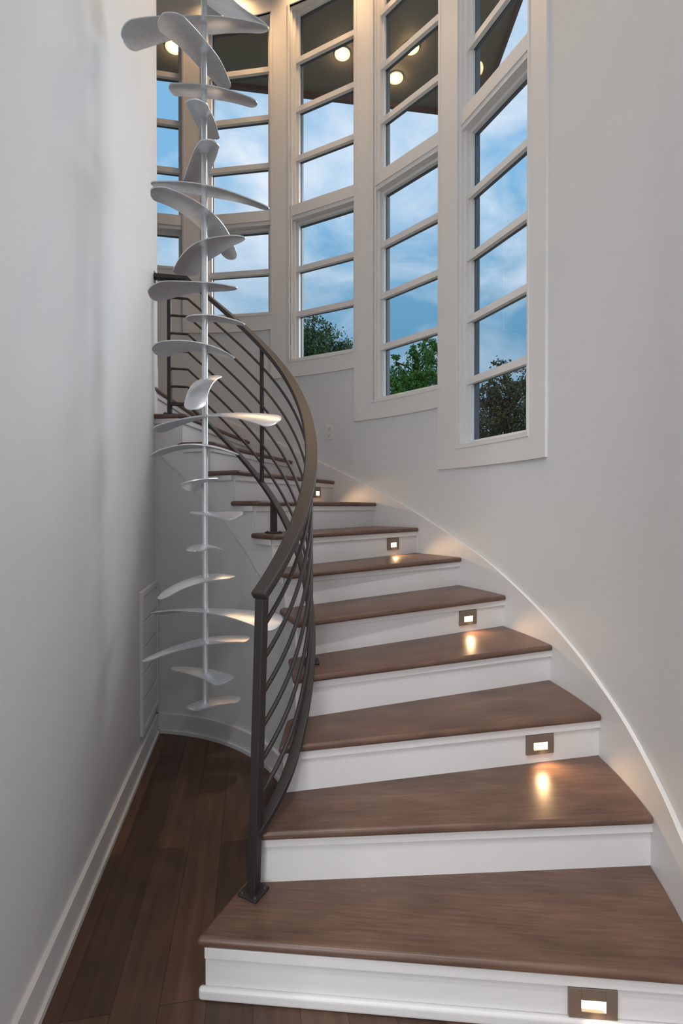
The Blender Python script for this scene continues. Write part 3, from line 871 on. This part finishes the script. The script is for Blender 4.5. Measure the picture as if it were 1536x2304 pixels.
# ------------------------------------------------------------------ sky
w = bpy.data.worlds.new('sky'); sc.world = w; w.use_nodes = True
nt = w.node_tree; bg = nt.nodes['Background']
tc = N(nt, 'ShaderNodeTexCoord')
sx = N(nt, 'ShaderNodeSeparateXYZ'); nt.links.new(tc.outputs['Generated'], sx.inputs[0])
base = N(nt, 'ShaderNodeValToRGB')
cr = base.color_ramp
cr.elements[0].position = 0.0; cr.elements[0].color = lin(120, 158, 186)
cr.elements[1].position = 0.9; cr.elements[1].color = lin(140, 186, 226)
for p, col in ((0.2, lin(84, 138, 172)), (0.38, lin(106, 160, 196)), (0.55, lin(128, 184, 226))):
    e = cr.elements.new(p); e.color = col
nt.links.new(sx.outputs['Z'], base.inputs['Fac'])
mp = N(nt, 'ShaderNodeMapping'); mp.inputs['Scale'].default_value = (1.6, 1.6, 3.2); mp.inputs['Location'].default_value = (0.35, 0.1, 0.2)
nt.links.new(tc.outputs['Generated'], mp.inputs['Vector'])
n1 = N(nt, 'ShaderNodeTexNoise'); n1.inputs['Scale'].default_value = 2.1; n1.inputs['Detail'].default_value = 7; n1.inputs['Roughness'].default_value = 0.55; n1.inputs['Distortion'].default_value = 0.4
nt.links.new(mp.outputs['Vector'], n1.inputs['Vector'])
cm = N(nt, 'ShaderNodeMapRange'); cm.inputs['From Min'].default_value = 0.40; cm.inputs['From Max'].default_value = 0.62
nt.links.new(n1.outputs['Fac'], cm.inputs['Value'])
up = N(nt, 'ShaderNodeMapRange'); up.inputs['From Min'].default_value = 0.22; up.inputs['From Max'].default_value = 0.5; up.inputs['To Min'].default_value = 0.2; up.inputs['To Max'].default_value = 1.0
nt.links.new(sx.outputs['Z'], up.inputs['Value'])
mu = N(nt, 'ShaderNodeMath', operation='MULTIPLY'); nt.links.new(cm.outputs['Result'], mu.inputs[0]); nt.links.new(up.outputs['Result'], mu.inputs[1])
mx = N(nt, 'ShaderNodeMix', data_type='RGBA'); mx.inputs[7].default_value = lin(226, 236, 248)
nt.links.new(mu.outputs[0], mx.inputs[0]); nt.links.new(base.outputs['Color'], mx.inputs[6])
nt.links.new(mx.outputs[2], bg.inputs['Color']); bg.inputs['Strength'].default_value = 1.0

# ------------------------------------------------------------------ lamps
def area(name, loc, aim, sx_, sy_, e, col):
    li = bpy.data.lights.new(name, 'AREA'); li.shape = 'RECTANGLE'; li.size = sx_ * S; li.size_y = sy_ * S; li.energy = e; li.color = col
    o = bpy.data.objects.new(name, li); COL.objects.link(o); o.location = Vector(loc) * S
    o.rotation_euler = (Vector(aim) - Vector(loc)).to_track_quat('-Z', 'Y').to_euler()
    return o
area('back_fill_panel', (-7.5, -15.6, 9), (0, 10, 6), 10, 14, 82, (1.0, 0.99, 0.985))  # area lamp added before the back opening as fill on the stair front
def can(name, x, y, z, e, col, size, aim=None, soft=0.07):  # ceiling spot; serves the warm tower cans and added fill alike
    li = bpy.data.lights.new(name, 'SPOT'); li.energy = e; li.color = col; li.spot_size = DEG(size); li.spot_blend = 0.9; li.shadow_soft_size = soft
    lo = bpy.data.objects.new(name, li); COL.objects.link(lo); lo.location = Vector((x, y, z)) * S
    if aim: lo.rotation_euler = (Vector(aim) - Vector((x, y, z))).to_track_quat('-Z', 'Y').to_euler()
for x in (-13, -7):
    for y in (-12, -3):
        can('hall_fill_spot', x, y, TOP - 0.25, 172, (0.975, 0.985, 1.0), 150)  # unseen spots added over the hall as general fill
can('hall_fill_spot', 2.2, -5, TOP - 0.25, 260, (1.0, 0.985, 0.97), 32, aim=(3.0, 12.5, 4.0))  # narrow unseen spot added to brighten the middle risers
for a in (24, 45, 64.5, 84):
    x, y = pol(12.1, a)
    can('tower_can_and_fill', x, y, TOP - 0.25, 22 if a < 30 else 50, (1.0, 0.62, 0.30), 110)
for x, y in ((0.5, 14.0), (2.5, 10.5), (-2.5, 16.5)):
    can('tower_can_and_fill', x, y, TOP - 0.25, 11, (0.95, 0.975, 1.0), 130)  # cool spots added so the upper left wall gets brighter towards the top
sun = bpy.data.lights.new('soft_fill_sun', 'SUN'); sun.energy = 4.0; sun.angle = DEG(50); sun.color = (0.93, 0.97, 1.0)  # wide soft sun added to strengthen window light on the left wall
so_ = bpy.data.objects.new('soft_fill_sun', sun); COL.objects.link(so_); so_.rotation_euler = Vector((-1.0, -0.9, -0.6)).to_track_quat('-Z', 'Y').to_euler()

# ------------------------------------------------------------------ camera
cam = bpy.data.cameras.new('camera'); co = bpy.data.objects.new('camera', cam); COL.objects.link(co)
cam.sensor_fit = 'VERTICAL'; cam.sensor_height = 36.0; cam.sensor_width = 24.0
cam.lens = F / 2304 * 36.0
cam.clip_start = 0.02; cam.clip_end = 500
co.location = (0, 0, ZC * S)
co.rotation_euler = (math.pi / 2 - PITCH, 0, 0)
sc.camera = co
vs = sc.view_settings
vs.view_transform = 'Standard'; vs.look = 'None'; vs.gamma = 1.0; vs.use_curve_mapping = False
vs.exposure = 0.13
sc.cycles.max_bounces = 8; sc.cycles.diffuse_bounces = 5; sc.cycles.transparent_max_bounces = 12
sc.cycles.use_denoising = True
sc.cycles.sample_clamp_indirect = 6
